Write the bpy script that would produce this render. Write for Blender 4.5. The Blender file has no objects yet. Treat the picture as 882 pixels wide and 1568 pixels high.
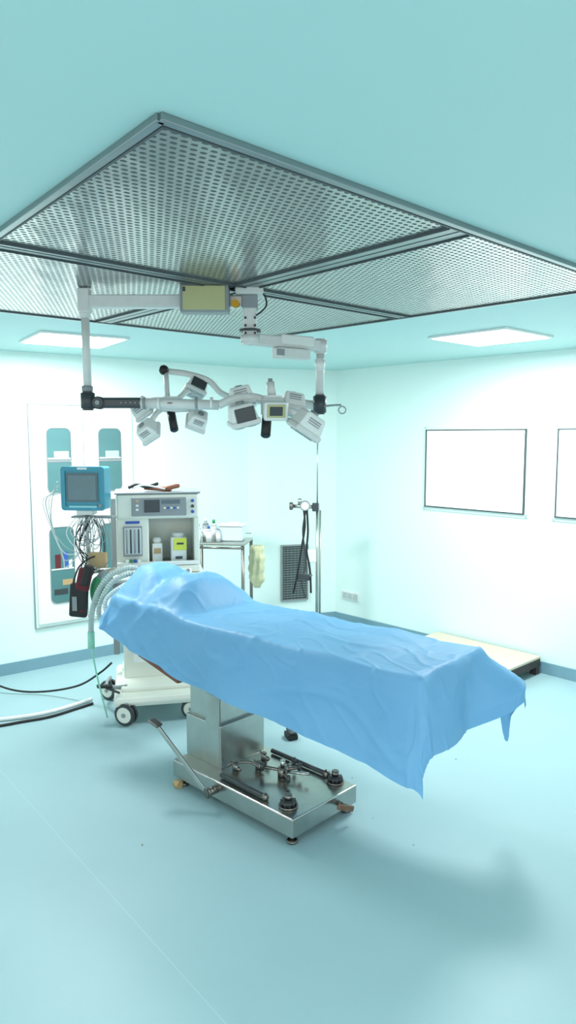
import bpy, bmesh, math, random
from mathutils import Vector, Matrix, noise
random.seed(4)
CEIL=2.71
# ------------------------------------------------------------------ materials
def lin(c):
    c=c/255.
    return c/12.92 if c<=.04045 else ((c+.055)/1.055)**2.4
def rgb(r,g,b): return (lin(r),lin(g),lin(b),1)
MATS={}
def mat(name,col,rough=.5,metal=0.,var=.06,scale=8.,bump=0.,emit=0.,trans=0.,alpha=1.,spec=.5):
    if name in MATS: return MATS[name]
    m=bpy.data.materials.new(name); m.use_nodes=True; nt=m.node_tree
    b=nt.nodes['Principled BSDF']
    tc=nt.nodes.new('ShaderNodeTexCoord'); nz=nt.nodes.new('ShaderNodeTexNoise')
    nz.inputs['Scale'].default_value=scale; nz.inputs['Detail'].default_value=4
    nt.links.new(tc.outputs['Object'],nz.inputs['Vector'])
    mx=nt.nodes.new('ShaderNodeMix'); mx.data_type='RGBA'
    c=rgb(*col); mx.inputs[6].default_value=tuple(x*(1-var) for x in c[:3])+(1,)
    mx.inputs[7].default_value=tuple(min(1,x*(1+var)) for x in c[:3])+(1,)
    nt.links.new(nz.outputs['Fac'],mx.inputs[0]); nt.links.new(mx.outputs[2],b.inputs['Base Color'])
    b.inputs['Roughness'].default_value=rough; b.inputs['Metallic'].default_value=metal
    b.inputs['Specular IOR Level'].default_value=spec
    if trans: b.inputs['Transmission Weight'].default_value=trans
    if alpha<1: b.inputs['Alpha'].default_value=alpha
    if emit:
        b.inputs['Emission Color'].default_value=c; b.inputs['Emission Strength'].default_value=emit
    if bump:
        bp=nt.nodes.new('ShaderNodeBump'); bp.inputs['Strength'].default_value=bump; bp.inputs['Distance'].default_value=.01
        nt.links.new(nz.outputs['Fac'],bp.inputs['Height']); nt.links.new(bp.outputs[0],b.inputs['Normal'])
    MATS[name]=m; return m
WALL=mat('wall_paint',(226,246,241),.55,var=.01,scale=1.5)
CEILM=mat('ceiling_paint',(187,222,220),.6,var=.015,scale=1.2)
BASEB=mat('baseboard_vinyl',(120,158,172),.5)
WHITE=mat('white_enamel',(228,232,229),.35,var=.02)
CREAM=mat('cream_enamel',(224,228,216),.4,var=.03)
OFFW=mat('aged_white_paint',(214,218,215),.4,var=.10,scale=25)
GREYP=mat('grey_plastic',(140,147,150),.45)
DARK=mat('dark_grey_plastic',(58,64,68),.4)
BLACK=mat('black_rubber',(22,24,26),.5)
STEEL=mat('stainless_steel',(188,188,183),.28,1.,var=.12,scale=14,bump=.05)
STEELD=mat('worn_steel',(130,126,120),.35,1.,var=.25,scale=30)
ALU=mat('aluminium_frame',(150,160,162),.35,.9,var=.05)
TEAL=mat('teal_plastic',(62,150,172),.35)
SCREEN=mat('monitor_glass',(70,98,106),.15,spec=.7)
GLASS=mat('cabinet_glass',(82,124,126),.2,var=.2,scale=3,spec=.4)
BROWN=mat('brown_leather',(120,72,52),.5,var=.2)
YEL=mat('yellow_label',(208,218,80),.5)
YBOX=mat('pale_yellow_panel',(182,184,136),.45)
BOARD_GLOW=mat('white_board_acrylic_glow',(250,253,253),.2,var=.005,emit=.35)  # plain acrylic, no lamp inside: emission adds an overexposed glow to the colour
TUBEC=mat('pale_grey_hose',(176,192,190),.4)
GREEN=mat('green_rubber',(50,140,96),.45)
GRNCL=mat('pale_green_tube',(150,215,190),.3)
RED=mat('maroon_fabric',(96,34,42),.8)
BLUE=mat('blue_print',(50,90,170),.5)
LENS=mat('lamp_lens',(170,184,186),.1,var=.2,scale=60)
YBAG=mat('yellow_plastic_bag',(204,206,168),.4,var=.2,scale=14,bump=.8)
CLEAR=mat('translucent_plastic',(205,220,223),.2,var=.03)
ORANGE=mat('tan_plastic',(186,156,112),.5)
# ------------------------------------------------------------------ geometry helpers
def link(o): bpy.context.scene.collection.objects.link(o); return o
def meshobj(name,bm,m,smooth=None):
    bmesh.ops.recalc_face_normals(bm,faces=bm.faces)
    me=bpy.data.meshes.new(name); bm.to_mesh(me); bm.free()
    if m: me.materials.append(m)
    if smooth=='all':
        for p in me.polygons: p.use_smooth=True
    o=bpy.data.objects.new(name,me); return link(o)
class G:
    def __init__(s,name,loc=(0,0,0),rot=0.,parent=None,euler=None):
        s.e=bpy.data.objects.new(name,None); link(s.e); s.e.location=loc
        s.e.rotation_euler=euler if euler else (0,0,math.radians(rot)); s.e.empty_display_size=.1
        if parent: s.e.parent=parent
    def add(s,o): o.parent=s.e; return o
    def adopt(s,g):
        m=Matrix.LocRotScale(s.e.location,s.e.rotation_euler,None); g.e.parent=s.e; g.e.matrix_parent_inverse=m.inverted()
    def box(s,n,c,d,m,bev=.004,rot=(0,0,0),taper=1.,seg=2):
        bm=bmesh.new(); bmesh.ops.create_cube(bm,size=1)
        for v in bm.verts:
            k=taper if v.co.z>0 else 1
            v.co=Vector((v.co.x*d[0]*k,v.co.y*d[1]*k,v.co.z*d[2]))
        b=min(bev,min(d)*.45)
        if b>0: bmesh.ops.bevel(bm,geom=bm.edges[:],offset=b,segments=seg,affect='EDGES',profile=.5)
        o=meshobj(n,bm,m); o.location=c; o.rotation_euler=[math.radians(a) for a in rot]; return s.add(o)
    def cyl(s,n,p0,p1,r,m,r2=None,seg=24,bev=0.):
        p0=Vector(p0);p1=Vector(p1);d=p1-p0;L=d.length
        bm=bmesh.new(); bmesh.ops.create_cone(bm,cap_ends=True,segments=seg,radius1=r,radius2=r if r2 is None else r2,depth=L)
        for f in bm.faces: f.smooth=len(f.verts)==4
        if bev:
            es=[e for e in bm.edges if any(len(f.verts)>4 for f in e.link_faces)]
            bmesh.ops.bevel(bm,geom=es,offset=bev,segments=2,affect='EDGES')
        o=meshobj(n,bm,m); o.location=(p0+p1)/2
        o.rotation_mode='QUATERNION'; o.rotation_quaternion=Vector((0,0,1)).rotation_difference(d.normalized()); return s.add(o)
    def sph(s,n,c,r,m,sc=(1,1,1)):
        bm=bmesh.new(); bmesh.ops.create_uvsphere(bm,u_segments=20,v_segments=12,radius=r)
        o=meshobj(n,bm,m,'all'); o.location=c; o.scale=sc; return s.add(o)
    def torus(s,n,c,R,r,m,rot=(0,0,0),a0=0,a1=360):
        N=32; pts=[Vector((R*math.cos(math.radians(a0+(a1-a0)*i/N)),R*math.sin(math.radians(a0+(a1-a0)*i/N)),0)) for i in range(N+1)]
        o=s.tube(n,pts,r,m,raw=True); o.location=c; o.rotation_euler=[math.radians(a) for a in rot]; return o
    def tube(s,n,pts,r,m,raw=False,corr=0.,sides=10,step=8):
        P=[Vector(p) for p in pts]
        if not raw and len(P)>2:
            Q=[]
            for i in range(len(P)-1):
                a=P[max(i-1,0)];b=P[i];c=P[i+1];d=P[min(i+2,len(P)-1)]
                for k in range(step):
                    t=k/step
                    Q.append(.5*((2*b)+(c-a)*t+(2*a-5*b+4*c-d)*t*t+(3*b-a-3*c+d)*t**3))
            Q.append(P[-1]); P=Q
        if corr:
            L=sum((P[i+1]-P[i]).length for i in range(len(P)-1)); K=max(8,int(L/.009)); R=[];j=0;cum=[0]
            for i in range(len(P)-1): cum.append(cum[-1]+(P[i+1]-P[i]).length)
            for k in range(K+1):
                t=L*k/K
                while j<len(P)-2 and cum[j+1]<t: j+=1
                f=(t-cum[j])/max(1e-6,cum[j+1]-cum[j]); R.append(P[j].lerp(P[j+1],min(1,f)))
            P=R
        bm=bmesh.new(); rings=[]; t0=(P[1]-P[0]).normalized()
        nrm=t0.orthogonal().normalized()
        for i,p in enumerate(P):
            t=(P[min(i+1,len(P)-1)]-P[max(i-1,0)]).normalized()
            nrm=(nrm-t*nrm.dot(t)).normalized(); bn=t.cross(nrm)
            rr=r*(1+corr*(1 if i%2 else -1))
            rings.append([bm.verts.new(p+(nrm*math.cos(2*math.pi*k/sides)+bn*math.sin(2*math.pi*k/sides))*rr) for k in range(sides)])
        for a,b in zip(rings,rings[1:]):
            for k in range(sides): bm.faces.new((a[k],a[(k+1)%sides],b[(k+1)%sides],b[k]))
        bm.faces.new(rings[0]); bm.faces.new(rings[-1])
        return s.add(meshobj(n,bm,m,None if corr else 'all'))
    def rrect(s,n,c,w,h,t,rad,m,ring=0.,corners=(1,1,1,1)):
        def outline(w,h,rad):
            pts=[]
            for ci,(sx,sz,a) in enumerate(((1,1,0),(-1,1,90),(-1,-1,180),(1,-1,270))):
                r=rad if corners[ci] else min(rad,.004)
                for k in range(7):
                    an=math.radians(a+15*k); pts.append((sx*(w/2-r)+r*math.cos(an),sz*(h/2-r)+r*math.sin(an)))
            return pts
        bm=bmesh.new(); A=outline(w,h,rad)
        f=[bm.verts.new((x,-t/2,z)) for x,z in A]; b=[bm.verts.new((x,t/2,z)) for x,z in A]; N=len(A)
        for k in range(N): bm.faces.new((f[k],f[(k+1)%N],b[(k+1)%N],b[k]))
        if ring:
            B=outline(w-2*ring,h-2*ring,max(.003,rad-ring))
            f2=[bm.verts.new((x,-t/2,z)) for x,z in B]; b2=[bm.verts.new((x,t/2,z)) for x,z in B]
            for k in range(N):
                j=(k+1)%N
                bm.faces.new((f2[k],f2[j],b2[j],b2[k])); bm.faces.new((f[k],f[j],f2[j],f2[k])); bm.faces.new((b[k],b[j],b2[j],b2[k]))
        else: bm.faces.new(f); bm.faces.new(b)
        o=meshobj(n,bm,m); o.location=c; return s.add(o)
# ------------------------------------------------------------------ room
C=Vector((.52,7.73,0)); P1=Vector((-.41,7.42,0))
dR=Vector((.682,-.731,0)); dL=Vector((-.793,-.609,0))
PR=C+dR*7; PL=P1+dL*6
poly=[PR,C,P1,PL,Vector((-5.17,-2.5,0)),Vector((5.29,-2.5,0))]
def slab(name,z0,z1,m):
    bm=bmesh.new(); a=[bm.verts.new((p.x,p.y,z0)) for p in poly]; b=[bm.verts.new((p.x,p.y,z1)) for p in poly]
    bm.faces.new(a); bm.faces.new(b)
    for k in range(len(a)): j=(k+1)%len(a); bm.faces.new((a[k],a[j],b[j],b[k]))
    return meshobj(name,bm,m)
fm=bpy.data.materials.new('floor_vinyl'); fm.use_nodes=True; nt=fm.node_tree; B=nt.nodes['Principled BSDF']
tc=nt.nodes.new('ShaderNodeTexCoord')
def N_(t,**k):
    n=nt.nodes.new(t)
    for a,b in k.items(): setattr(n,a,b)
    return n
def M_(op,a,b=None,c=None):
    n=nt.nodes.new('ShaderNodeMath'); n.operation=op
    for i,x in enumerate((a,b,c)):
        if x is None: continue
        if isinstance(x,(int,float)): n.inputs[i].default_value=x
        else: nt.links.new(x,n.inputs[i])
    return n.outputs[0]
nz=N_('ShaderNodeTexNoise'); nz.inputs['Scale'].default_value=1.3; nz.inputs['Detail'].default_value=6; nt.links.new(tc.outputs['Object'],nz.inputs['Vector'])
cr=N_('ShaderNodeMix',data_type='RGBA'); cr.inputs[6].default_value=rgb(149,182,188); cr.inputs[7].default_value=rgb(163,194,199); nt.links.new(nz.outputs['Fac'],cr.inputs[0])
mp=N_('ShaderNodeMapping'); mp.inputs['Rotation'].default_value=(0,0,math.radians(51)); nt.links.new(tc.outputs['Object'],mp.inputs['Vector'])
sx=N_('ShaderNodeSeparateXYZ'); nt.links.new(mp.outputs[0],sx.inputs[0])
line=M_('LESS_THAN',M_('ABSOLUTE',M_('SUBTRACT',sx.outputs['Y'],1.26)),.0025)
c2=N_('ShaderNodeMix',data_type='RGBA'); nt.links.new(M_('MULTIPLY',line,.25),c2.inputs[0]); nt.links.new(cr.outputs[2],c2.inputs[6]); c2.inputs[7].default_value=rgb(190,222,222)
vo=N_('ShaderNodeTexVoronoi'); vo.inputs['Scale'].default_value=1.7; nt.links.new(tc.outputs['Object'],vo.inputs['Vector'])
sp=M_('LESS_THAN',vo.outputs['Distance'],.012)
c3=N_('ShaderNodeMix',data_type='RGBA'); nt.links.new(M_('MULTIPLY',sp,.4),c3.inputs[0]); nt.links.new(c2.outputs[2],c3.inputs[6]); c3.inputs[7].default_value=rgb(110,140,120)
nt.links.new(c3.outputs[2],B.inputs['Base Color']); B.inputs['Roughness'].default_value=.45; B.inputs['Specular IOR Level'].default_value=.35
slab('floor',-.1,0,fm); slab('ceiling',CEIL,CEIL+.1,CEILM)
def wall(name,a,b,base):
    d=(b-a); L=d.length; d.normalize(); ang=math.atan2(d.y,d.x)
    mid=(a+b)/2; n=Vector((-d.y,d.x,0))
    if n.dot(Vector((0,3,0))-mid)>0: n=-n
    bm=bmesh.new(); bmesh.ops.create_cube(bm,size=1)
    for v in bm.verts: v.co=Vector((v.co.x*L,v.co.y*.1,v.co.z*(CEIL)))
    o=meshobj(name,bm,WALL); o.location=mid+n*.05+Vector((0,0,CEIL/2)); o.rotation_euler=(0,0,ang)
    bm=bmesh.new(); bmesh.ops.create_cube(bm,size=1)
    for v in bm.verts: v.co=Vector((v.co.x*L,v.co.y*.014,v.co.z*.1))
    o=meshobj(base,bm,BASEB); o.location=mid-n*.007+Vector((0,0,.05)); o.rotation_euler=(0,0,ang)
wall('wall_right',C,PR,'baseboard_right'); wall('wall_back',P1,C,'baseboard_back'); wall('wall_left',PL,P1,'baseboard_left')
# ------------------------------------------------------------------ ceiling laminar flow grille
gN=Vector((-.28,1.66));gR=Vector((1.55,3.39));gL=Vector((-1.95,3.75));gF=Vector((-.25,5.23))
def Q(a,b,z=0):
    p=gN*(1-a)*(1-b)+gR*a*(1-b)+gL*(1-a)*b+gF*a*b
    return Vector((p.x,p.y,z))
pm=bpy.data.materials.new('perforated_steel'); pm.use_nodes=True; nt=pm.node_tree; B=nt.nodes['Principled BSDF']
tc=nt.nodes.new('ShaderNodeTexCoord'); sx=nt.nodes.new('ShaderNodeSeparateXYZ'); nt.links.new(tc.outputs['UV'],sx.inputs[0])
pitch=.030
u=M_('DIVIDE',sx.outputs[0],pitch); v=M_('DIVIDE',sx.outputs[1],pitch*.8)
uu=M_('ADD',u,M_('MULTIPLY',M_('MODULO',M_('FLOOR',v),2.),.5))
fu=M_('SUBTRACT',M_('FRACT',uu),.5); fv=M_('SUBTRACT',M_('FRACT',v),.5)
dd=M_('ADD',M_('POWER',M_('ABSOLUTE',M_('MULTIPLY',fu,.9)),2.),M_('POWER',M_('ABSOLUTE',M_('MULTIPLY',fv,1.2)),2.))
hole=M_('LESS_THAN',dd,.10)
nz=nt.nodes.new('ShaderNodeTexNoise'); nz.inputs['Scale'].default_value=1.6; nt.links.new(tc.outputs['Object'],nz.inputs['Vector'])
c1=nt.nodes.new('ShaderNodeMix'); c1.data_type='RGBA'; c1.inputs[6].default_value=rgb(154,160,158); c1.inputs[7].default_value=rgb(188,192,188); nt.links.new(nz.outputs['Fac'],c1.inputs[0])
c2=nt.nodes.new('ShaderNodeMix'); c2.data_type='RGBA'; nt.links.new(hole,c2.inputs[0]); nt.links.new(c1.outputs[2],c2.inputs[6]); c2.inputs[7].default_value=rgb(80,88,88)
nt.links.new(c2.outputs[2],B.inputs['Base Color'])
nt.links.new(M_('MULTIPLY',M_('SUBTRACT',1.,hole),.85),B.inputs['Metallic']); nt.links.new(M_('ADD',M_('MULTIPLY',hole,.5),.24),B.inputs['Roughness'])
bp=nt.nodes.new('ShaderNodeBump'); bp.inputs['Strength'].default_value=.35; bp.inputs['Distance'].default_value=.012
mpp=nt.nodes.new('ShaderNodeMapping'); mpp.inputs['Rotation'].default_value=(0,0,math.radians(-20)); mpp.inputs['Scale'].default_value=(4.5,1.6,1); nt.links.new(tc.outputs['Object'],mpp.inputs[0])
wv=nt.nodes.new('ShaderNodeTexNoise'); wv.inputs['Scale'].default_value=2.2; wv.inputs['Detail'].default_value=1; nt.links.new(mpp.outputs[0],wv.inputs['Vector'])
nt.links.new(wv.outputs['Fac'],bp.inputs['Height']); nt.links.new(bp.outputs[0],B.inputs['Normal'])
FR=mat('grille_frame_steel',(146,156,157),.35,.8,var=.08)
FRD=mat('grille_seam_dark',(80,90,92),.5,.3)
g=G('ceiling_air_grille')
zg=CEIL-.012
def panel(n,a0,a1,b0,b1):
    bm=bmesh.new(); cs=[(a0,b0),(a1,b0),(a1,b1),(a0,b1)]
    vs=[bm.verts.new(Q(a,b,zg)) for a,b in cs]; f=bm.faces.new(vs); uv=bm.loops.layers.uv.new('UVMap')
    for l,(a,b) in zip(f.loops,cs): l[uv].uv=(a*2.55,b*2.5)
    me=bpy.data.meshes.new(n); bm.to_mesh(me); bm.free(); me.materials.append(pm)
    o=bpy.data.objects.new(n,me); link(o); g.add(o)
def bar(n,q0,q1,w,h,m,z=None):
    a=Q(*q0);b=Q(*q1); d=b-a; L=d.length
    zz=CEIL-h/2 if z is None else z
    g.box(n,((a.x+b.x)/2,(a.y+b.y)/2,zz),(L,w,h),m,.002,(0,0,math.degrees(math.atan2(d.y,d.x))))
ca0,ca1,cb0,cb1=.456,.504,.462,.498
panel('panel_front',.008,ca0,.008,cb0);panel('panel_right',ca1,.992,.008,cb0);panel('panel_left',.008,ca0,cb1,.992);panel('panel_back',ca1,.992,cb1,.992)
for n,a,b in (('rim_1',(-.002,0),(1.002,0)),('rim_2',(1,0),(1,1)),('rim_3',(1.002,1),(-.002,1)),('rim_4',(0,1),(0,0))):
    bar(n,a,b,.024,.018,FR)
for n,a,b in (('rim_seam_1',(.006,.007),(.994,.007)),('rim_seam_2',(.993,.006),(.993,.994)),('rim_seam_3',(.994,.993),(.006,.993)),('rim_seam_4',(.007,.994),(.007,.006))):
    bar(n,a,b,.008,.020,FRD)
bar('cross_bar_1',(.48,.01),(.48,.99),.10,.016,FR); bar('cross_bar_2',(.01,.48),(.99,.48),.075,.016,FR)
bar('cross_groove_1',(.48,.01),(.48,.99),.006,.018,FRD); bar('cross_groove_2',(.01,.48),(.99,.48),.006,.018,FRD)
for i,a in enumerate((ca0,ca1)): bar('cross_seam_a%d'%i,(a,.01),(a,.99),.007,.022,FRD)
for i,b in enumerate((cb0,cb1)): bar('cross_seam_b%d'%i,(.01,b),(.99,b),.007,.022,FRD)
# ------------------------------------------------------------------ ceiling light panels
LEDM=mat('led_diffuser',(255,255,255),.5,emit=6.,var=0)
def led(x,y,rot,sz=.62,power=60):
    q=G('ceiling_light_panel',(x,y,CEIL),rot)
    q.box('frame',(0,0,-.008),(sz,sz,.016),WHITE,.003)
    q.box('diffuser',(0,0,-.018),(sz-.05,sz-.05,.006),LEDM,.001)
    l=bpy.data.lights.new('panel_lamp','AREA'); l.energy=power; l.size=sz-.06; l.color=(.98,1,1)
    o=bpy.data.objects.new('panel_lamp',l); link(o); o.location=(0,0,-.03); q.add(o)
led(-1.55,5.28,33,power=46); led(1.42,5.13,42,power=50)
led(-1.6,-.3,40,.9,power=34); led(1.6,-.6,40,.9,power=40)  # unseen panels behind the camera, added as fill light
# ------------------------------------------------------------------ surgical light
s=G('surgical_light',(0,0,0))
Yc=3.47
s.box('ceiling_flange',(-.18,Yc,CEIL-.03),(.13,.13,.03),OFFW)
s.box('drop_column',(-.18,Yc,2.575),(.062,.062,.23),OFFW,.006)
s.box('column_collar',(-.18,Yc,2.635),(.075,.075,.06),GREYP,.005)
s.cyl('column_hub',(-.18,Yc,2.44),(-.18,Yc,2.49),.045,OFFW,bev=.006)
s.cyl('column_ring',(-.18,Yc,2.50),(-.18,Yc,2.51),.052,DARK)
for k in range(6): s.sph('bolt_%d'%k,(-.155-.045*(k%2),Yc-.034,2.49+.035*(k//2)),.006,DARK)
s.box('left_arm_beam',(-.69,Yc-.02,2.635),(.50,.05,.06),OFFW,.006)
s.box('left_arm_bracket',(-.47,Yc-.02,2.637),(.06,.075,.08),GREYP,.006)
s.box('control_box',(-.385,Yc-.06,2.638),(.225,.09,.128),GREYP,.008)
s.box('control_box_panel',(-.385,Yc-.108,2.638),(.195,.008,.108),YBOX,.004)
s.box('control_box_label',(-.475,Yc-.113,2.675),(.012,.004,.02),DARK,.001)
s.box('arm_to_column',(-.24,Yc,2.638),(.10,.05,.055),STEEL,.005)
s.cyl('brass_knob',(-.245,Yc-.07,2.62),(-.245,Yc-.03,2.62),.018,mat('brass',(190,150,50),.35,.8))
s.box('left_arm_end',(-.955,Yc-.02,2.64),(.055,.06,.11),OFFW,.006)
s.cyl('left_drop_tube',(-.955,Yc-.02,2.585),(-.952,Yc-.02,2.23),.019,OFFW)
s.cyl('left_tube_sleeve',(-.955,Yc-.02,2.56),(-.955,Yc-.02,2.60),.027,OFFW,bev=.004)
s.cyl('left_tube_cap',(-.954,Yc-.02,2.22),(-.954,Yc-.02,2.245),.026,GREYP,bev=.003)
s.cyl('left_elbow',(-.953,Yc-.02,2.13),(-.953,Yc-.02,2.22),.033,DARK,bev=.008)
s.box('spring_arm_dark',(-.82,Yc-.02,2.165),(.25,.042,.05),DARK,.012)
s.cyl('spring_arm_pivot',(-.90,Yc-.05,2.165),(-.90,Yc+.01,2.165),.03,DARK,bev=.005)
s.cyl('pivot_bolt',(-.90,Yc-.056,2.165),(-.90,Yc-.05,2.165),.011,GREYP)
for k in range(5): s.box('rating_dot_%d'%k,(-.79+.022*k,Yc-.0425,2.165),(.007,.003,.007),GREYP,.001)
s.cyl('spring_arm_white',(-.70,Yc-.02,2.165),(-.33,Yc-.02,2.155),.026,OFFW,r2=.023)
for k,x in enumerate((-.69,-.62,-.44,-.37)): s.cyl('arm_band_%d'%k,(x,Yc-.02,2.163),(x+.012,Yc-.02,2.163),.029,WHITE if k%2 else GREYP)
s.sph('rust_mark',(-.56,Yc-.043,2.163),.008,BROWN,(2.4,.3,.5))
RA=Vector((-.18,Yc,2.465)); RB=Vector((.165,3.72,2.465)); d=RB-RA; ang=math.degrees(math.atan2(d.y,d.x))
s.box('right_arm_beam',tuple((RA+RB)/2),(d.length,.055,.055),OFFW,.008,(0,0,ang))
s.box('right_arm_cover',tuple(RA.lerp(RB,.62)+Vector((0,0,.012))),(.20,.07,.05),WHITE,.008,(0,0,ang))
s.box('right_arm_box',tuple(RA.lerp(RB,.60)+Vector((-.01,-.03,-.055))),(.19,.07,.05),OFFW,.006,(0,0,ang))
s.box('right_arm_box_vent',tuple(RA.lerp(RB,.42)+Vector((0,-.068,-.055))),(.045,.004,.03),GREYP,.001,(0,0,ang))
s.cyl('right_arm_joint',tuple(RB+Vector((0,0,-.04))),tuple(RB+Vector((0,0,.035))),.034,OFFW,bev=.006)
s.cyl('right_drop_tube',tuple(RB+Vector((0,0,-.04))),(.163,3.72,2.22),.021,OFFW)
s.cyl('right_tube_sleeve',(.163,3.72,2.34),(.163,3.72,2.40),.026,WHITE,bev=.003)
s.cyl('right_elbow',(.163,3.72,2.12),(.163,3.72,2.22),.034,DARK,bev=.008)
s.tube('right_spring_arm',[(.163,3.72,2.16),(.05,3.78,2.18),(-.15,3.85,2.20),(-.30,3.84,2.22)],.024,OFFW)
s.tube('hook_rod',[(.18,3.70,2.16),(.24,3.68,2.165),(.27,3.67,2.165)],.005,GREYP)
s.torus('hook_ring',(.275,3.67,2.14),.018,.003,GREYP,rot=(90,0,0))
s.tube('yoke_tube',[(-.30,3.84,2.21),(-.36,3.84,2.24),(-.42,3.84,2.30),(-.53,3.84,2.335),(-.63,3.80,2.345)],.016,OFFW)
s.sph('yoke_knob',(-.645,3.78,2.35),.026,BLACK)
s.cyl('yoke_post',(-.635,3.78,2.34),(-.62,3.74,2.18),.013,OFFW)
s.torus('yoke_ring',(-.60,3.72,2.17),.115,.014,WHITE,rot=(12,8,0))
s.cyl('left_cluster_hub',(-.60,3.72,2.13),(-.60,3.72,2.21),.05,WHITE,bev=.01)
s.cyl('left_cluster_handle',(-.60,3.70,2.14),(-.572,3.64,2.035),.021,BLACK,bev=.005)
s.tube('left_cluster_arm_1',[(-.60,3.72,2.17),(-.69,3.70,2.17),(-.74,3.70,2.175)],.014,WHITE)
s.tube('left_cluster_arm_2',[(-.60,3.72,2.17),(-.65,3.62,2.13),(-.68,3.56,2.07)],.014,WHITE)
s.tube('left_cluster_arm_3',[(-.60,3.72,2.17),(-.52,3.68,2.15),(-.47,3.66,2.13)],.014,WHITE)
s.tube('left_cluster_arm_4',[(-.60,3.72,2.17),(-.53,3.80,2.24),(-.49,3.84,2.26)],.014,WHITE)
def pod(n,c,rot,sz=.095,dark=None):
    q=G(n,c,0,parent=s.e,euler=[math.radians(a) for a in rot])
    q.box('housing',(0,0,.012),(sz,sz,sz*.62),WHITE,.010,taper=.78)
    q.box('rim',(0,0,-sz*.27),(sz*1.08,sz*1.08,sz*.22),OFFW,.008)
    q.box('lens',(0,0,-sz*.385),(sz*.92,sz*.92,.006),LENS,.003)
    for i in range(2):
        for j in range(2): q.cyl('led_cell_%d%d'%(i,j),(sz*.22*(2*i-1),sz*.22*(2*j-1),-sz*.44),(sz*.22*(2*i-1),sz*.22*(2*j-1),-sz*.40),sz*.17,LENS,r2=sz*.12)
    for k in range(3): q.box('vent_%d'%k,(0,-sz*.455,.03-.011*k),(sz*.5,.004,.004),GREYP,.001,rot=(-8,0,0))
    if dark: q.box('dark_panel',(sz*.02,-sz*.50,.006),(sz*.72,.008,sz*.5),DARK,.003,rot=(-8,0,0))
    q.cyl('swivel',(0,0,sz*.3),(0,0,sz*.48),sz*.16,GREYP)
pod('lamp_pod_1',(-.49,3.86,2.265),(-18,25,15),.11,True)
pod('lamp_pod_2',(-.745,3.68,2.15),(34,-32,-14),.10)
pod('lamp_pod_3',(-.69,3.55,2.035),(48,-30,-20),.10)
pod('lamp_pod_4',(-.455,3.64,2.09),(44,20,20),.10)
s.cyl('right_cluster_hub',(-.075,3.46,2.10),(-.075,3.46,2.20),.055,WHITE,bev=.01)
s.cyl('right_cluster_post',(-.075,3.46,2.19),(-.085,3.46,2.265),.020,OFFW)
s.cyl('right_cluster_cap',(-.085,3.46,2.265),(-.085,3.46,2.28),.011,GREYP)
s.tube('right_cluster_bracket',[(-.33,Yc-.02,2.155),(-.24,3.45,2.19),(-.15,3.46,2.19),(-.07,3.46,2.16)],.020,OFFW)
s.cyl('right_cluster_handle',(-.098,3.41,2.11),(-.105,3.36,2.005),.023,BLACK,bev=.005)
s.box('right_cluster_display',(-.058,3.375,2.125),(.115,.05,.09),WHITE,.012,(15,0,8))
s.box('right_cluster_display_face',(-.054,3.348,2.122),(.085,.008,.062),YBOX,.004,(15,0,8))
s.box('right_cluster_display_mark',(-.054,3.3425,2.121),(.06,.004,.042),DARK,.003,(15,0,8))
pod('lamp_pod_5',(-.215,3.40,2.108),(8,-14,14),.130,True)
pod('lamp_pod_6',(-.225,3.50,2.19),(-8,-14,6),.125)
pod('lamp_pod_7',(.092,3.38,2.065),(16,30,28),.135)
pod('lamp_pod_8',(.02,3.55,2.165),(-15,10,14),.12)
s.tube('right_cluster_arm_1',[(-.075,3.46,2.15),(0,3.43,2.13),(.07,3.40,2.10)],.018,WHITE)
s.tube('right_cluster_arm_2',[(-.075,3.46,2.15),(-.03,3.50,2.17),(.02,3.55,2.19)],.018,WHITE)
s.tube('ceiling_cable',[(-.14,Yc-.03,2.69),(-.11,Yc-.04,2.66),(-.10,Yc-.04,2.62),(-.12,Yc-.04,2.59),(-.15,Yc-.035,2.57)],.004,BLACK)
# ------------------------------------------------------------------ operating table
t=G('operating_table',(-.15,3.83,0),136)
t.box('base_plate',(0,0,.098),(.96,.50,.10),STEEL,.006)
t.box('base_skirt',(0,0,.052),(.93,.47,.02),DARK,.003)
for i,(x,y) in enumerate(((-.44,.21),(-.44,-.21),(.42,.21),(.42,-.21))):
    t.cyl('foot_%d'%i,(x,y,.0),(x,y,.018),.028,STEELD,bev=.004); t.cyl('foot_stem_%d'%i,(x,y,.015),(x,y,.05),.010,STEELD)
t.box('column_lower',(.335,-.03,.27),(.31,.34,.25),STEEL,.006)
t.box('column_upper',(.34,-.03,.60),(.27,.30,.48),STEEL,.006)
t.box('column_plate',(.25,.139,.36),(.12,.006,.40),STEEL,.002)
t.box('column_head',(.34,-.05,.83),(.40,.30,.06),STEELD,.01)
def knurl(n,x,y,r=.042):
    t.cyl(n+'_flange',(x,y,.148),(x,y,.16),r,STEELD); t.cyl(n+'_body',(x,y,.16),(x,y,.185),r*.72,DARK,bev=.005)
    t.cyl(n+'_post',(x,y,.185),(x,y,.215),r*.42,STEELD,bev=.003)
    for k in range(10):
        a=k*math.pi/5; t.cyl(n+'_rib%d'%k,(x+r*.74*math.cos(a),y+r*.74*math.sin(a),.16),(x+r*.74*math.cos(a),y+r*.74*math.sin(a),.183),.005,DARK,seg=8)
knurl('lock_knob_a',-.375,.17,.05); knurl('lock_knob_b',-.38,-.19,.048)
t.cyl('valve_body',(-.14,-.03,.148),(-.14,-.03,.21),.028,STEELD,bev=.004); t.cyl('valve_top',(-.14,-.03,.21),(-.14,-.03,.25),.013,STEEL)
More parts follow.
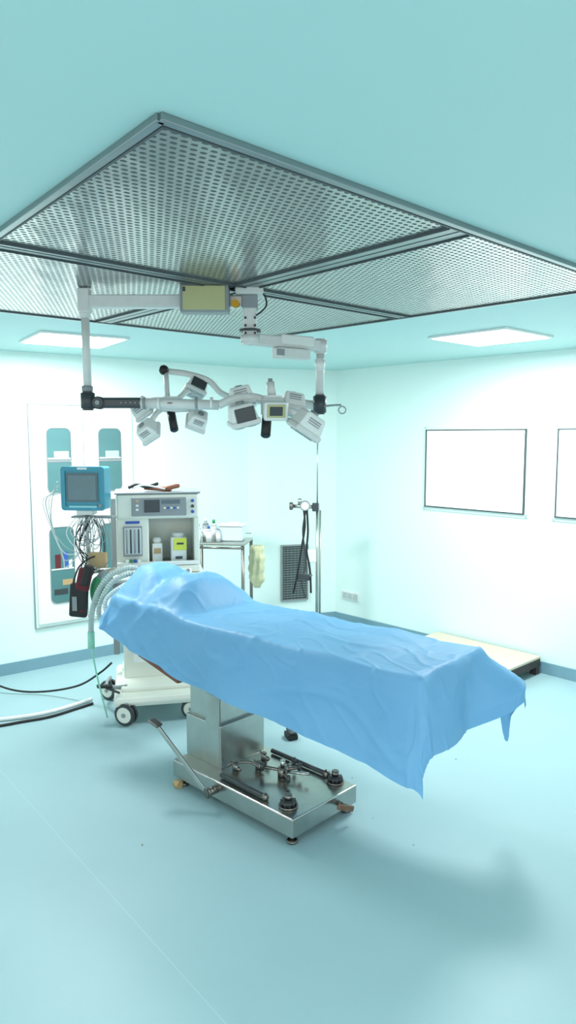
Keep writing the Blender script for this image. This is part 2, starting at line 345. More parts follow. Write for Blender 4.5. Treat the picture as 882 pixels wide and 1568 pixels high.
for k,(dx,dy,dz) in enumerate(((.10,.06,.03),(-.09,.05,.02),(.02,-.11,.03),(-.06,-.07,.035))):
    t.cyl('valve_arm_%d'%k,(-.14,-.03,.19),(-.14+dx,-.03+dy,.19+dz-.02),.009,STEELD); t.cyl('valve_arm_tip_%d'%k,(-.14+dx,-.03+dy,.15+dz),(-.14+dx,-.03+dy,.19+dz),.012,DARK,bev=.003)
t.cyl('long_handle',(-.14,-.03,.185),(-.28,-.09,.195),.008,STEEL)
t.cyl('side_rod_a',(-.24,.205,.165),(.10,.205,.165),.013,DARK); t.sph('side_rod_a_end',(-.245,.205,.165),.02,STEELD)
t.cyl('side_rod_b',(-.30,-.205,.165),(.12,-.205,.165),.013,DARK); t.sph('side_rod_b_end',(-.305,-.205,.165),.024,STEELD)
for k,(x,y) in enumerate(((.10,.10),(.08,-.10),(.02,.0))):
    t.cyl('clamp_%d'%k,(x,y,.148),(x,y,.20),.018,STEELD,bev=.004); t.cyl('clamp_bar_%d'%k,(x-.05,y+.02,.185),(x+.05,y-.02,.185),.008,STEEL); t.sph('clamp_ball_%d'%k,(x-.05,y+.02,.185),.014,STEELD)
t.tube('linkage',[(-.02,.0,.16),(.04,.04,.20),(.12,.10,.19),(.15,.12,.17)],.007,STEELD)
t.cyl('pedal_pivot',(.10,.24,.10),(.10,.30,.10),.022,STEELD,bev=.004)
t.cyl('pedal_pivot_cap',(.10,.295,.10),(.10,.315,.10),.03,STEELD,bev=.006)
t.box('pedal_lever',(.295,.335,.25),(.47,.012,.028),STEEL,.003,(0,-39.5,10.5))
t.box('pedal_pad',(.47,.372,.405),(.07,.05,.014),STEELD,.004,(0,-20,10))
t.cyl('front_handle_shaft',(-.48,-.10,.10),(-.53,-.10,.10),.014,STEELD); t.box('front_handle',(-.535,-.09,.10),(.02,.13,.03),mat('rusty_steel',(130,100,80),.5,.6,var=.3,scale=40),.006,(25,0,0))
t.cyl('corner_wood',(.40,.26,.022),(.44,.26,.022),.022,ORANGE)
tl=G('top_frame',(.067,-.157,0),3,parent=t.e)
for n,x0,x1 in (('leg_section',-1.08,-.42),('seat_section',-.40,.12),('back_section',.14,.78),('head_section',.80,1.06)):
    tl.box(n+'_pad',((x0+x1)/2,0,.895),(x1-x0,.50,.06),BLACK,.015); tl.box(n+'_plate',((x0+x1)/2,0,.858),(x1-x0-.02,.44,.014),STEELD,.003)
for y in (-.235,.235): tl.box('side_rail_%s'%('a' if y<0 else 'b'),(.0,y,.855),(1.9,.012,.03),STEEL,.003)
tl.box('pillow',(.86,-.02,.97),(.34,.34,.13),WHITE,.05,seg=4)
tl.box('leg_section_bracket',(-1.02,-.14,.80),(.05,.09,.10),BLACK,.006)
tl.box('brown_support_board',(.72,.16,.60),(.40,.20,.03),BROWN,.012,(0,-14,0))
tl.cyl('support_board_strut',(.72,.16,.60),(.72,.10,.86),.012,STEELD)
# ------------------------------------------------------------------ surgical drape
def interp(x,T):
    if x<=T[0][0]: return T[0][1]
    for (a,b),(c,d) in zip(T,T[1:]):
        if x<=c: return b+(d-b)*(x-a)/(c-a)
    return T[-1][1]
def sm(a,b,x):
    x=max(0,min(1,(x-a)/(b-a))); return x*x*(3-2*x)
def tri(x): x=x%1.; return abs(2*x-1)
O=Vector((.57,3.04,0)); U=Vector((-.755,.656,0)); V=Vector((.656,.755,0)); Wd=.57; Ld=2.20; ZT=.95
hemN=[(-.4,.46),(0,.46),(.24,.44),(.54,.42),(1.,.39),(1.45,.36),(1.85,.32),(2.1,.25),(2.36,.15)]
def bumpf(p,q):
    a=sm(1.52,1.72,p); c=math.exp(-abs((q-.31)/.28)**4)
    b=.160*a*c
    b+=.035*sm(1.85,2.15,p)*c*math.exp(-((q-.30)/.2)**2)
    b+=.022*math.exp(-((p-1.80)/.07)**2)*c*sm(0,.2,q)
    b-=.030*math.exp(-((p-1.98-.15*(q-.3))/.05)**2)*c
    return b
def drape():
    np_,nq=340,200
    bm=bmesh.new(); grid=[]
    for i in range(np_+1):
        row=[]; p=-.34+(Ld+.17+.34)*i/np_
        hn=interp(p,hemN); hf=.30+.34*math.exp(-((p+.12)/.11)**4)
        for j in range(nq+1):
            q=-hn+(Wd+hn+hf)*j/nq
            foot=max(0,-p); head=max(0,p-Ld); near=max(0,-q); far=max(0,q-Wd)
            ds=foot+head; dw=near+far
            pc=min(max(p,0),Ld); qc=min(max(q,0),Wd)
            P=O+U*pc+V*qc; z=ZT+bumpf(pc,qc)
            nn=3.4 if near else 2.6
            d=(ds**nn+dw**nn)**(1/nn) if ds*dw>0 else ds+dw
            cr_=.010*tri(p/.56+.1)+.007*tri(q/.36+.3)
            n1=noise.noise(Vector((p*2.1+9,q*2.6+p,4))); n2=noise.noise(Vector((p*4.5-q*2,q*6+3,14))); n3=noise.noise(Vector((p*11+2,q*11+3,24)))
            cr_+=.005*(1-min(1,abs(n1)*8))+.0035*(1-min(1,abs(n2)*8))+.001*(1-min(1,abs(n3)*3))
            hw=sm(1.5,1.9,p)
            if hw: cr_+=hw*.010*(1-min(1,abs(noise.noise(Vector((p*5+1,q*5+8,3))))*4))
            nrm=Vector((0,0,1))
            if d>0:
                o=Vector((0,0,0))
                if ds: o+=(-U if foot else U)*ds
                if dw: o+=(-V if near else V)*dw
                o.normalize()
                r=.022; arc=r*math.pi/2
                if d<arc: out=r*math.sin(d/r); drop=r*(1-math.cos(d/r))
                else:
                    e=d-arc; fl=.10
                    if near: fl=.09+.05*noise.noise(Vector((p*1.7,3.3,0)))+.025*math.sin(p*7.5+.6)*sm(0,.3,e)
                    if near and pc<.25: fl+=.10*(1-sm(0,.25,pc))
                    if foot and not far: fl=.16+.05*math.sin(q*13+.5)
                    if far: fl=.15
                    if head: fl=.22
                    if near and p>1.75: fl+=.30*sm(1.75,2.35,p)
                    out=r+fl*e; drop=r+e*math.sqrt(max(.05,1-fl*fl))
                    if p<.35 and q>Wd-.22:
                        k=(1-sm(0,.35,max(p,0)))*(sm(Wd-.22,Wd+.12,q) if foot else 1.)
                        eo=min(e,.24)
                        out=out*(1-k)+k*(r+eo*.8); drop=drop*(1-k)+k*(r+eo*.55+(e-eo))
                P+=o*out; z-=drop
                w=sm(0,.3,d)
                P+=o*(.012*noise.noise(Vector((p*4,q*2,1)))*w)
                if foot: P+=U*(-.02)*abs(math.sin(q*9))*w
                f=sm(0,.06,d); nrm=(o*f+Vector((0,0,1))*(1-f)).normalized()
            P=Vector((P.x,P.y,z))+nrm*cr_*1.15
            row.append(bm.verts.new(P))
        grid.append(row)
    for i in range(np_):
        for j in range(nq): bm.faces.new((grid[i][j],grid[i+1][j],grid[i+1][j+1],grid[i][j+1]))
    m=bpy.data.materials.new('blue_nonwoven_fabric'); m.use_nodes=True; nt=m.node_tree; B=nt.nodes['Principled BSDF']
    tc=nt.nodes.new('ShaderNodeTexCoord'); nz=nt.nodes.new('ShaderNodeTexNoise'); nz.inputs['Scale'].default_value=3; nz.inputs['Detail'].default_value=5
    nt.links.new(tc.outputs['Object'],nz.inputs['Vector'])
    mx=nt.nodes.new('ShaderNodeMix'); mx.data_type='RGBA'; mx.inputs[6].default_value=rgb(112,174,217); mx.inputs[7].default_value=rgb(132,190,229)
    nt.links.new(nz.outputs['Fac'],mx.inputs[0]); nt.links.new(mx.outputs[2],B.inputs['Base Color'])
    B.inputs['Roughness'].default_value=.5; B.inputs['Specular IOR Level'].default_value=.4
    n2=nt.nodes.new('ShaderNodeTexNoise'); n2.inputs['Scale'].default_value=14; n2.inputs['Detail'].default_value=4; nt.links.new(tc.outputs['Object'],n2.inputs['Vector'])
    bp=nt.nodes.new('ShaderNodeBump'); bp.inputs['Strength'].default_value=.15; bp.inputs['Distance'].default_value=.01; nt.links.new(n2.outputs['Fac'],bp.inputs['Height']); nt.links.new(bp.outputs[0],B.inputs['Normal'])
    tr=nt.nodes.new('ShaderNodeBsdfTranslucent'); tr.inputs[0].default_value=rgb(130,185,235); ms=nt.nodes.new('ShaderNodeMixShader'); ms.inputs[0].default_value=.22
    nt.links.new(B.outputs[0],ms.inputs[1]); nt.links.new(tr.outputs[0],ms.inputs[2]); nt.links.new(ms.outputs[0],nt.nodes['Material Output'].inputs[0])
    return meshobj('surgical_drape',bm,m,'all')
drape()
# ------------------------------------------------------------------ anesthesia machine
a=G('anesthesia_machine',(-1.232,5.1,0),12)
W=.595
a.box('base_plate',(.27,.13,.155),(.62,.82,.07),CREAM,.03)
a.box('base_top_step',(.27,.18,.20),(.52,.66,.04),CREAM,.015)
a.box('lower_cabinet',(.30,.27,.59),(.54,.40,.76),CREAM,.015)
for k in range(2): a.box('drawer_%d'%k,(.32,.064,.45+.26*k),(.44,.014,.23),WHITE,.006); a.box('drawer_pull_%d'%k,(.32,.052,.50+.26*k),(.16,.012,.014),GREYP,.003)
a.box('worktop',(.30,.13,1.0),(.66,.66,.035),WHITE,.012)
a.box('worktop_rail',(.30,-.205,.985),(.64,.012,.02),GREYP,.004)
a.box('body_back',(.2975,.34,1.30),(W,.12,.56),CREAM,.012)
a.box('body_top',(.2975,.20,1.505),(W,.40,.18),CREAM,.018)
a.box('body_left_column',(.115,.20,1.22),(.23,.38,.40),CREAM,.010)
a.box('body_right_side',(.575,.20,1.22),(.04,.38,.40),CREAM,.008)
a.box('body_bottom',(.2975,.18,1.045),(W,.42,.05),CREAM,.010)
a.box('top_tray',(.2975,.21,1.602),(W+.02,.42,.014),GREYP,.006)
a.box('display_bezel',(.305,-.003,1.505),(.39,.012,.135),GREYP,.006)
a.box('display_screen',(.255,-.011,1.51),(.11,.006,.09),DARK,.003)
a.box('display_strip',(.39,-.011,1.54),(.13,.006,.028),SCREEN,.002)
for k in range(5): a.box('display_key_%d'%k,(.345+.024*k,-.011,1.495),(.016,.006,.014),BLUE if k%2 else WHITE,.002)
for k in range(3): a.box('display_key_b%d'%k,(.15,-.011,1.545-.03*k),(.02,.006,.014),WHITE if k else ORANGE,.002)
for k in range(3): a.cyl('knob_%d'%k,(.545,0,1.545-.04*k),(.545,-.02,1.545-.04*k),.012,DARK if k%2 else BLUE,bev=.002)
a.box('brand_label',(.115,.006,1.392),(.10,.005,.020),BLUE,.002)
a.box('flowmeter_frame',(.115,.003,1.255),(.135,.014,.22),GREYP,.006)
a.box('flowmeter_window',(.115,-.006,1.258),(.118,.006,.19),mat('flowmeter_backing',(206,218,220),.3),.003)
for k in range(4):
    x=.073+.028*k; a.cyl('flow_tube_%d'%k,(x,-.014,1.17),(x,-.014,1.345),.0055,DARK if k%2 else GREYP,seg=12); a.cyl('flow_knob_%d'%k,(x,-.004,1.115),(x,-.035,1.115),.012,(WHITE,GREEN,BLUE,WHITE)[k],bev=.002)
a.box('vaporizer_a',(.29,.12,1.15),(.075,.10,.15),WHITE,.01); a.cyl('vaporizer_a_dial',(.29,.12,1.225),(.29,.12,1.265),.032,WHITE,bev=.005); a.box('vaporizer_a_label',(.29,.067,1.17),(.05,.004,.04),ORANGE,.002)
a.box('vaporizer_b',(.445,.10,1.17),(.115,.12,.20),WHITE,.01); a.box('vaporizer_b_label',(.455,.036,1.22),(.095,.006,.09),YEL,.003); a.box('vaporizer_b_print',(.455,.032,1.225),(.05,.004,.014),DARK,.001); a.box('vaporizer_b_print_2',(.445,.036,1.12),(.05,.004,.02),DARK,.001)
a.cyl('vaporizer_b_dial',(.445,.10,1.27),(.445,.10,1.30),.045,WHITE,bev=.006)
a.box('recess_shelf',(.40,.16,1.075),(.32,.30,.012),GREYP,.003)
for k in range(6):
    x=.05+.09*k; a.cyl('outlet_%d'%k,(x,-.05,1.03),(x,-.10,1.045),.02,WHITE,bev=.004); a.cyl('outlet_cap_%d'%k,(x,-.10,1.045),(x,-.115,1.05),.013,GREYP if k%2 else WHITE)
a.box('outlet_block',(.28,-.03,1.03),(.50,.08,.05),WHITE,.012)
a.box('ledge_lip',(.2975,-.01,1.09),(W,.02,.03),WHITE,.006)
a.box('side_post',(-.025,.28,.95),(.045,.06,1.2),GREYP,.006)
def caster(par,n,x,y,r=.065,rz=0):
    par.box(n+'_fork',(x,y,r*1.75),(.03,.05,.05),GREYP,.008)
    for sgn in (-1,1):
        dx=math.cos(math.radians(rz))*.020*sgn; dy=math.sin(math.radians(rz))*.020*sgn
        ex=dx*.8*1.0; ey=dy*.8
        par.cyl(n+'_tyre_%d'%sgn,(x+dx-ex*.5,y+dy-ey*.5,r),(x+dx+ex*.8,y+dy+ey*.8,r),r,DARK,seg=32,bev=.006)
        par.cyl(n+'_hub_%d'%sgn,(x+dx+ex*.7,y+dy+ey*.7,r),(x+dx+ex*1.1,y+dy+ey*1.1,r),r*.72,CREAM,seg=32,bev=.003)
        par.cyl(n+'_axle_%d'%sgn,(x+dx+ex,y+dy+ey,r),(x+dx+ex*1.4,y+dy+ey*1.4,r),r*.2,GREYP)
caster(a,'caster_a',.045,-.27,.078,60); caster(a,'caster_b',-.085,.27,.075,50); caster(a,'caster_c',.50,-.22,.07,80); caster(a,'caster_d',.55,.50,.07,80)
a.cyl('brake_pedal_stem',(.0,-.18,.20),(-.09,-.20,.25),.009,DARK); a.box('brake_pedal',(-.10,-.20,.262),(.11,.05,.02),BLACK,.009,(0,8,10))
a.tube('bumper_hose',[(-.08,.3,.16),(-.10,.1,.17),(-.02,-.05,.2),(.05,-.1,.22)],.012,GREYP)
k_=G('brown_laryngoscope_case',(-1.0,5.22,1.61),12)
k_.box('case_a',(.05,.02,.02),(.20,.07,.03),BROWN,.012,(0,4,-12)); k_.box('case_b',(.15,.0,.03),(.12,.05,.03),BROWN,.012,(0,-10,25)); k_.tube('black_strap',[(-.16,0,.03),(-.10,.02,.05),(-.03,-.01,.035),(.05,.03,.055)],.012,BLACK)
k_.tube('white_strap',[(-.14,.03,.02),(-.05,-.05,.05),(.1,-.04,.02)],.006,WHITE)
# ------------------------------------------------------------------ patient monitor
m=G('patient_monitor',(-1.425,5.0,1.50),-5)
m.rrect('case',(0,.045,.148),.305,.30,.13,.02,TEAL); m.rrect('bezel',(0,-.024,.148),.312,.307,.012,.024,TEAL,ring=.03)
m.rrect('screen',(-.005,-.022,.155),.225,.20,.008,.006,SCREEN)
m.rrect('screen_inner',(-.005,-.0265,.155),.20,.17,.003,.004,mat('screen_dark',(88,120,128),.12,var=.15,scale=10,spec=.7))
m.box('key_strip',(0,-.03,.022),(.20,.006,.014),mat('light_teal',(150,215,225),.4),.002)
m.cyl('selector_knob',(.125,-.025,.03),(.125,-.045,.03),.012,GREYP,bev=.002)
m.box('top_label',(0,-.031,.287),(.07,.004,.012),WHITE,.001)
m.box('side_handle',(-.165,.04,.15),(.025,.06,.22),CLEAR,.008); m.box('base_mount',(0,.04,-.02),(.12,.10,.04),WHITE,.008)
m.cyl('post',(0,.05,-.04),(0,.05,-.50),.018,STEEL); m.box('cross_shelf',(.05,.04,-.055),(.30,.09,.014),GREYP,.004)
m.cyl('support_arm',(0,.05,-.45),(.20,.14,-.45),.018,STEEL); m.box('arm_clamp',(0,.05,-.45),(.05,.05,.06),DARK,.008)
cab=G('cable_bundle',(-1.43,4.93,1.45)); m.adopt(cab)
for k in range(18):
    x0=-.05+random.random()*.2; w=random.uniform(.02,.09); l=random.uniform(.12,.40); y0=random.uniform(-.04,.06)
    cab.tube('loop_%d'%k,[(x0,y0,0),(x0-w,y0-.02,-l*.5),(x0-w*.3,y0,-l),(x0+w*.8,y0+.01,-l*.9),(x0+w,y0,-l*.4),(x0+w*.4,y0+.02,-.01)],random.choice((.0028,.004,.005)),random.choice((GREYP,TUBEC,GREYP,BLACK,DARK,WHITE)),sides=6)
for k in range(4):
    cab.tube('side_cable_%d'%k,[(-.17,.04,.25-.03*k),(-.21-.02*k,.02,.1),(-.20+.02*k,.0,-.08-.06*k),(-.12,.0,-.2-.05*k),(-.02,.0,-.25)],.004,WHITE if k%2 else TUBEC,sides=6)
for k in range(3): cab.tube('black_cable_%d'%k,[(.0+.03*k,0,-.02),(-.02,0,-.20),(.03*k,-.0,-.30),(-.03,-.0,-.40)],.0045,BLACK,sides=6)
cab.box('cable_tan_box',(.10,.02,-.30),(.13,.05,.11),ORANGE,.01)
bb=G('blood_pressure_cuff_bag',(-1.45,4.88,.76),-6); m.adopt(bb)
bb.box('bag_body',(.0,0,.12),(.13,.05,.24),BLACK,.02,(0,4,0)); bb.box('bag_flap',(.05,-.02,.27),(.10,.04,.16),RED,.018,(0,14,0)); bb.box('bag_flap_black',(.075,-.03,.30),(.06,.045,.15),BLACK,.015,(0,16,0)); bb.box('bag_label',(-.02,-.028,.10),(.035,.004,.10),GREYP,.002); bb.box('bag_mark',(.03,-.028,.05),(.03,.004,.015),RED,.002)
bb.tube('bag_strap',[(-.04,0,.23),(0,0,.34),(.06,0,.40),(.10,.06,.42)],.006,BLACK)
h=G('breathing_circuit_hose'); a.adopt(h)
h.tube('hose_a',[(-1.02,4.98,1.06),(-1.10,4.92,1.10),(-1.22,4.86,1.06),(-1.30,4.82,.95),(-1.34,4.80,.80),(-1.35,4.80,.66)],.019,TUBEC,corr=.12,sides=14)
h.tube('hose_b',[(-.96,4.98,1.05),(-1.08,4.88,1.07),(-1.20,4.82,1.02),(-1.27,4.78,.90),(-1.28,4.76,.80),(-1.22,4.72,.74)],.017,TUBEC,corr=.12,sides=14)
h.tube('hose_c',[(-1.02,4.96,1.02),(-1.12,4.80,1.0),(-1.22,4.72,.92),(-1.2,4.68,.82),(-1.12,4.64,.78)],.015,CLEAR,corr=.10,sides=14)
h.cyl('connector',(-1.35,4.80,.68),(-1.35,4.80,.56),.024,GRNCL,bev=.004); h.tube('thin_tube',[(-1.35,4.80,.58),(-1.33,4.82,.40),(-1.30,4.85,.2),(-1.28,4.9,.03)],.006,GRNCL)
h.sph('reservoir_bag',(-1.33,4.93,.93),.068,GREEN,(.8,.7,1.6)); h.cyl('reservoir_neck',(-1.33,4.93,1.02),(-1.28,4.94,1.08),.018,GREYP)
f=G('power_cable_white'); f.tube('cable',[(-1.50,5.30,.014),(-1.60,5.18,.014),(-1.74,5.04,.014),(-1.9,4.95,.014),(-2.15,4.88,.014),(-2.6,4.85,.014)],.014,WHITE)
f=G('power_cable_black'); f.tube('cable',[(-1.47,5.22,.010),(-1.56,5.12,.010),(-1.70,4.97,.010),(-1.86,4.88,.010),(-2.12,4.76,.010),(-2.6,4.7,.010)],.010,BLACK)
f=G('wall_power_cord'); f.tube('cord',[(-2.75,5.55,.25),(-2.4,5.5,.10),(-2.15,5.45,.03),(-1.9,5.42,.03),(-1.6,5.3,.12),(-1.40,5.18,.26),(-1.30,5.14,.35)],.008,BLACK)
# ------------------------------------------------------------------ instrument trolley
tr=G('instrument_trolley',(-.86,6.22,0),-8)
TZ=1.075
tr.box('top_tray',(.235,.20,TZ),(.50,.42,.02),STEEL,.004)
for k,(x,y) in enumerate(((0,.01),(.47,.01),(0,.39),(.47,.39))): tr.cyl('leg_%d'%k,(x,y,.06),(x,y,TZ),.015,STEELD); tr.cyl('leg_caster_%d'%k,(x-.012,y,.03),(x+.012,y,.03),.03,BLACK)
tr.box('lower_tray',(.235,.20,.35),(.48,.40,.015),STEEL,.003)
tr.cyl('rail_front',(0,.0,TZ-.03),(.47,.0,TZ-.03),.010,STEELD); tr.cyl('rail_back',(0,.4,TZ+.05),(.47,.4,TZ+.05),.006,STEEL)
def bottle(n,x,y,hh,r,mm,cap):
    q=G(n,(x,y,TZ+.011))
    q.cyl('body',(0,0,0),(0,0,hh*.7),r,mm,bev=.004); q.cyl('shoulder',(0,0,hh*.7),(0,0,hh*.82),r*.95,mm,r2=r*.4); q.cyl('cap',(0,0,hh*.82),(0,0,hh),r*.45,cap,bev=.002); q.cyl('label',(0,0,hh*.15),(0,0,hh*.5),r*1.02,WHITE)
for x,y,hh,r,mm,cap in ((-.80,6.36,.15,.024,CLEAR,BLUE),(-.74,6.40,.20,.030,GREYP,WHITE),(-.67,6.42,.18,.03,CLEAR,GREEN),(-.62,6.30,.12,.02,CLEAR,GREYP),(-.70,6.28,.14,.026,CLEAR,BLUE),(-.79,6.26,.10,.02,CLEAR,RED)):
    bottle('medicine_bottle',x,y,hh,r,mm,cap)
q=G('plastic_storage_box',(-.50,6.38,TZ+.011),-8)
q.box('tub',(0,0,.065),(.21,.15,.13),CLEAR,.012,taper=1.05); q.box('lid',(0,0,.138),(.23,.17,.014),WHITE,.006); q.box('contents',(0.02,-.02,.155),(.10,.07,.02),WHITE,.006)
q=G('yellow_waste_bag',(-.28,6.36,.80),-20)
bm=bmesh.new(); N=40; rings=[]
for i in range(21):
    z=.24-.38*i/20; rr=.060+.014*math.sin(math.pi*i/20)+.006*math.sin(i*1.3)
    if i>17: rr*=1-.18*(i-17)
    rings.append([bm.verts.new((math.cos(2*math.pi*k/N)*rr*(1+.10*math.sin(5*2*math.pi*k/N+i*.35)),math.sin(2*math.pi*k/N)*rr*.45*(1+.25*math.sin(7*2*math.pi*k/N+i*.2)),z+.006*math.sin(k*1.7))) for k in range(N)])
for r0,r1 in zip(rings,rings[1:]):
    for k in range(N): bm.faces.new((r0[k],r0[(k+1)%N],r1[(k+1)%N],r1[k]))
bm.faces.new(rings[-1]); q.add(meshobj('bag',bm,YBAG,'all')); tr.adopt(q)
# ------------------------------------------------------------------ iv stand with suction regulator
q=G('iv_stand',(.283,6.9,0))
q.cyl('pole',(0,0,.08),(0,0,1.35),.014,STEEL); q.cyl('pole_upper',(0,0,1.35),(0,0,2.08),.007,STEEL); q.cyl('collar',(0,0,1.30),(0,0,1.37),.02,GREYP,bev=.003)
q.cyl('pole_second',(.03,.03,.10),(.03,.03,1.3),.010,STEEL)
for k in range(5):
    an=2*math.pi*k/5; q.cyl('leg_%d'%k,(0,0,.10),(.27*math.cos(an),.27*math.sin(an),.06),.012,STEEL); q.cyl('wheel_%d'%k,(.27*math.cos(an)-.01,.27*math.sin(an),.028),(.27*math.cos(an)+.01,.27*math.sin(an),.028),.028,BLACK)
for sg in (-1,1): q.tube('hook_%d'%sg,[(0,0,2.07),(.03*sg,0,2.07),(.045*sg,0,2.08),(.05*sg,0,2.10)],.003,STEEL)
q.cyl('clamp_bar',(-.24,-.02,1.345),(.0,-.02,1.335),.018,STEEL); q.cyl('clamp_knob',(-.27,-.02,1.345),(-.235,-.02,1.345),.038,STEELD,bev=.004)
q.cyl('gauge',(-.12,-.06,1.35),(-.12,-.02,1.35),.05,GREYP,bev=.004); q.cyl('gauge_face',(-.12,-.063,1.35),(-.12,-.06,1.35),.038,WHITE); q.box('clamp_block',(-.02,-.02,1.335),(.06,.05,.08),DARK,.006); q.cyl('gauge_stem',(-.17,-.03,1.36),(-.17,-.03,1.42),.018,STEEL)
q.tube('tube_black_a',[(-.13,-.03,1.31),(-.12,-.03,1.15),(-.15,-.04,.95),(-.19,-.05,.70),(-.23,-.05,.50)],.010,BLACK)
q.tube('tube_black_b',[(-.10,-.03,1.31),(-.09,-.03,1.10),(-.10,-.04,.92),(-.07,-.05,.72),(-.06,-.05,.50)],.010,BLACK)
q.tube('tube_black_c',[(-.11,-.03,1.30),(-.14,-.03,1.1),(-.11,-.04,.80),(-.15,-.05,.6),(-.11,-.05,.45)],.008,DARK)
q.box('regulator_body',(-.13,-.04,.66),(.12,.05,.06),DARK,.008,(0,10,0)); q.cyl('regulator_rod',(-.20,-.05,.62),(-.05,-.05,.68),.014,STEELD); q.box('white_clip',(-.055,-.03,.86),(.09,.04,.13),WHITE,.012)
# ------------------------------------------------------------------ wall items
v=G('wall_air_vent',tuple(P1+(C-P1).normalized()*.50),18.4)
VD=mat('vent_slat_grey',(124,136,136),.5,.3)
v.box('back',(0.0,-.008,.565),(.29,.012,.58),DARK,.002)
for k in range(22): v.box('slat_%d'%k,(0,-.020,.30+.0255*k),(.27,.014,.010),VD,.001,(35,0,0))
for k in range(7): v.box('mullion_%d'%k,(-.12+.04*k,-.026,.565),(.006,.006,.56),VD,.001)
for n,x,z,w,hh in (('frame_l',-.145,.565,.016,.6),('frame_r',.145,.565,.016,.6),('frame_t',0,.86,.30,.016),('frame_b',0,.27,.30,.016)): v.box(n,(x,-.018,z),(w,.03,hh),GREYP,.002)
sk=G('wall_power_socket',tuple(C+dR*.23),-47)
sk.box('plate',(0,-.008,.31),(.25,.014,.095),WHITE,.004)
for k in range(3):
    sk.box('module_%d'%k,(-.075+.075*k,-.017,.31),(.066,.006,.066),mat('socket_white',(190,200,200),.4),.003)
    for j,(dx,dz) in enumerate(((0,.015),(-.013,-.010),(.013,-.010))): sk.cyl('pin_%d%d'%(k,j),(-.075+.075*k+dx,-.0205,.31+dz),(-.075+.075*k+dx,-.019,.31+dz),.004,DARK,seg=10)
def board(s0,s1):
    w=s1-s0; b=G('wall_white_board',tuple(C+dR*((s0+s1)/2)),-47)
    b.box('panel',(0,-.012,1.71),(w,.02,.72),BOARD_GLOW,.002)
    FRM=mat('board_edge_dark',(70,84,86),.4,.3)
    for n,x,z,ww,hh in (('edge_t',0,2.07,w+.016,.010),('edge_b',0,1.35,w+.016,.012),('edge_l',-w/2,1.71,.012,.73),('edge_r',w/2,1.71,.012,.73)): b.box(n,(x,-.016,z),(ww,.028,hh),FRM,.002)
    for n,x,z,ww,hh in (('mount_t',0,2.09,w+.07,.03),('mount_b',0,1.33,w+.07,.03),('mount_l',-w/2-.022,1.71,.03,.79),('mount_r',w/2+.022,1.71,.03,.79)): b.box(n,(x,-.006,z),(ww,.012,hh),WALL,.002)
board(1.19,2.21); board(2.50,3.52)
c=G('glass_door_cabinet',tuple(P1),37.5)
c.box('surround',(-1.77,-.006,1.32),(.93,.012,1.92),WALL,.003)
for n,x,z,w,hh in (('edge_left',-2.235,1.32,.008,1.93),('edge_bottom',-1.77,.36,.93,.006),('edge_top',-1.77,2.28,.93,.006),('edge_right',-1.305,1.32,.006,1.93),('door_gap',-1.765,1.32,.005,1.86)): c.box(n,(x,-.012,z),(w,.016,hh),GREYP if n!='door_gap' else ALU,.001)
for k,x in enumerate((-1.99,-1.525)):
    c.box('door_%d'%k,(x,-.02,1.32),(.44,.016,1.86),mat('door_white',(240,246,244),.4,var=.01),.004)
    for n,z0,z1,cs in (('glass_top',1.81,2.08,(1,1,0,0)),('glass_mid',1.53,1.79,(0,0,1,1)),('glass_low',.565,1.225,(1,1,1,1))):
        c.rrect('%s_%d'%(n,k),(x,-.030,(z0+z1)/2),.205,z1-z0,.006,.05,GLASS,corners=cs)
        c.rrect('%s_gasket_%d'%(n,k),(x,-.031,(z0+z1)/2),.22,z1-z0+.014,.010,.055,GREYP,ring=.006,corners=cs)
        if n=='glass_top': c.box('shelf_item_%d'%k,(x+.02,-.034,z0+.045),(.13,.003,.06),mat('dim_white',(170,186,184),.3),.001); c.box('shelf_line_%d'%k,(x,-.034,z0+.012),(.20,.003,.012),WHITE,.001)
    c.box('handle_%d'%k,(x+(.19 if k==0 else -.19),-.04,1.38),(.012,.02,.12),STEEL,.004)
for k,(dx,z,w,hh,mm) in enumerate(((-.04,.93,.05,.12,RED),(.03,.94,.04,.14,BLUE),(.07,.90,.03,.08,WHITE),(-.02,.66,.12,.05,DARK),(.04,.74,.09,.05,ORANGE))): c.box('shelf_goods_%d'%k,(-1.99+dx,-.0345,z),(w,.003,hh),mm,.001)
c.box('lower_shelf',(-1.99,-.0345,.86),(.2,.003,.012),WHITE,.001)
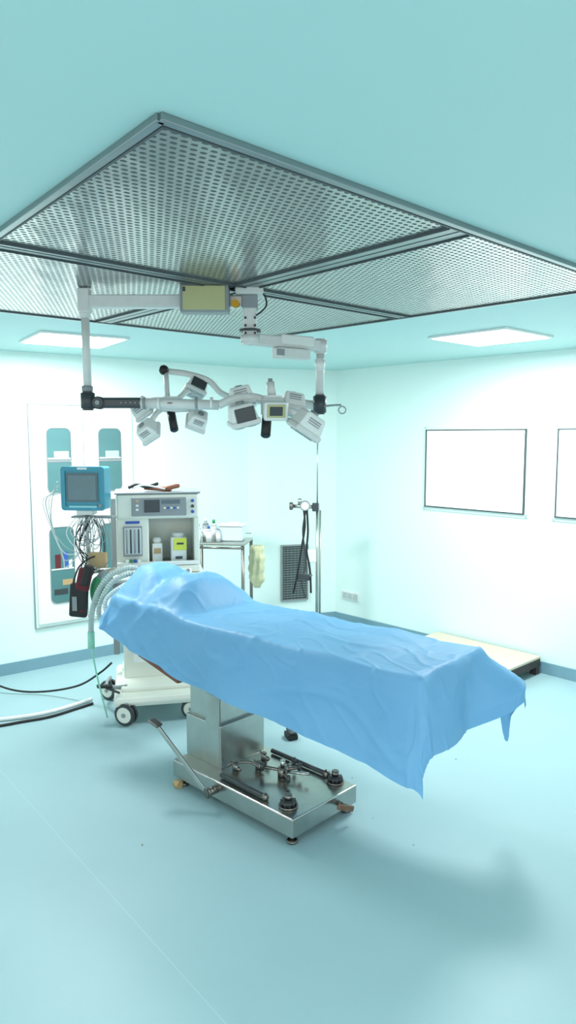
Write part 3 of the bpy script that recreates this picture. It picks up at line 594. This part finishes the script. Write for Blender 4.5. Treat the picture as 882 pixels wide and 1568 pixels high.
# ------------------------------------------------------------------ low platform against right wall
pl=G('low_step_platform',tuple(C+dR*1.90),-47)
pl.box('deck',(0,-.30,.145),(1.05,.52,.02),mat('deck_laminate',(208,198,176),.4,var=.04),.003)
WD=mat('dark_wood_side',(58,48,44),.5,var=.2,scale=20)
for n,x,y,w,d in (('skirt_front',0,-.553,1.05,.014),('skirt_back',0,-.047,1.05,.014),('skirt_end_r',.518,-.30,.014,.52),('skirt_end_l',-.518,-.30,.014,.52)): pl.box(n,(x,y,.103),(w,d,.065),WD,.002)
for k,(x,y) in enumerate(((-.49,-.53),(-.49,-.07),(.49,-.53),(.49,-.07),(0,-.53))): pl.box('foot_%d'%k,(x,y,.036),(.06,.05,.072),WD,.003)
fp=G('foot_switch_pedal',(.02,4.62,0),20)
fp.box('base',(0,0,.02),(.07,.10,.04),BLACK,.01); fp.box('pedal',(0,-.01,.055),(.055,.08,.02),DARK,.008,(10,0,0))
dm=mat('debris',(130,125,95),.8,var=.4,scale=50); bm=bmesh.new()
for (x,y) in ((.38,4.05),(1.05,4.3),(-.72,3.35),(.62,3.35),(.45,3.6),(.8,2.2)):
    r=random.uniform(.003,.007)
    vs=[bm.verts.new((x+r*math.cos(k*1.26)*random.uniform(.6,1.4),y+r*math.sin(k*1.26),.0025)) for k in range(5)]
    vt=bm.verts.new((x,y,.004))
    for k in range(5): bm.faces.new((vs[k],vs[(k+1)%5],vt))
meshobj('floor_debris',bm,dm)
# ------------------------------------------------------------------ world, camera
w=bpy.data.worlds.new('world'); bpy.context.scene.world=w; w.use_nodes=True
w.node_tree.nodes['Background'].inputs[0].default_value=(.95,.99,1,1); w.node_tree.nodes['Background'].inputs[1].default_value=1.0
cd=bpy.data.cameras.new('camera'); co=bpy.data.objects.new('camera',cd); link(co)
co.location=(0,0,2.0); co.rotation_euler=(math.pi/2-math.atan(116/1120),0,0)
cd.sensor_fit='VERTICAL'; cd.sensor_height=36; cd.lens=36*1120/1600; cd.clip_start=.05
bpy.context.scene.camera=co
sc=bpy.context.scene; sc.view_settings.view_transform='Standard'; sc.view_settings.look='None'; sc.view_settings.exposure=0.40
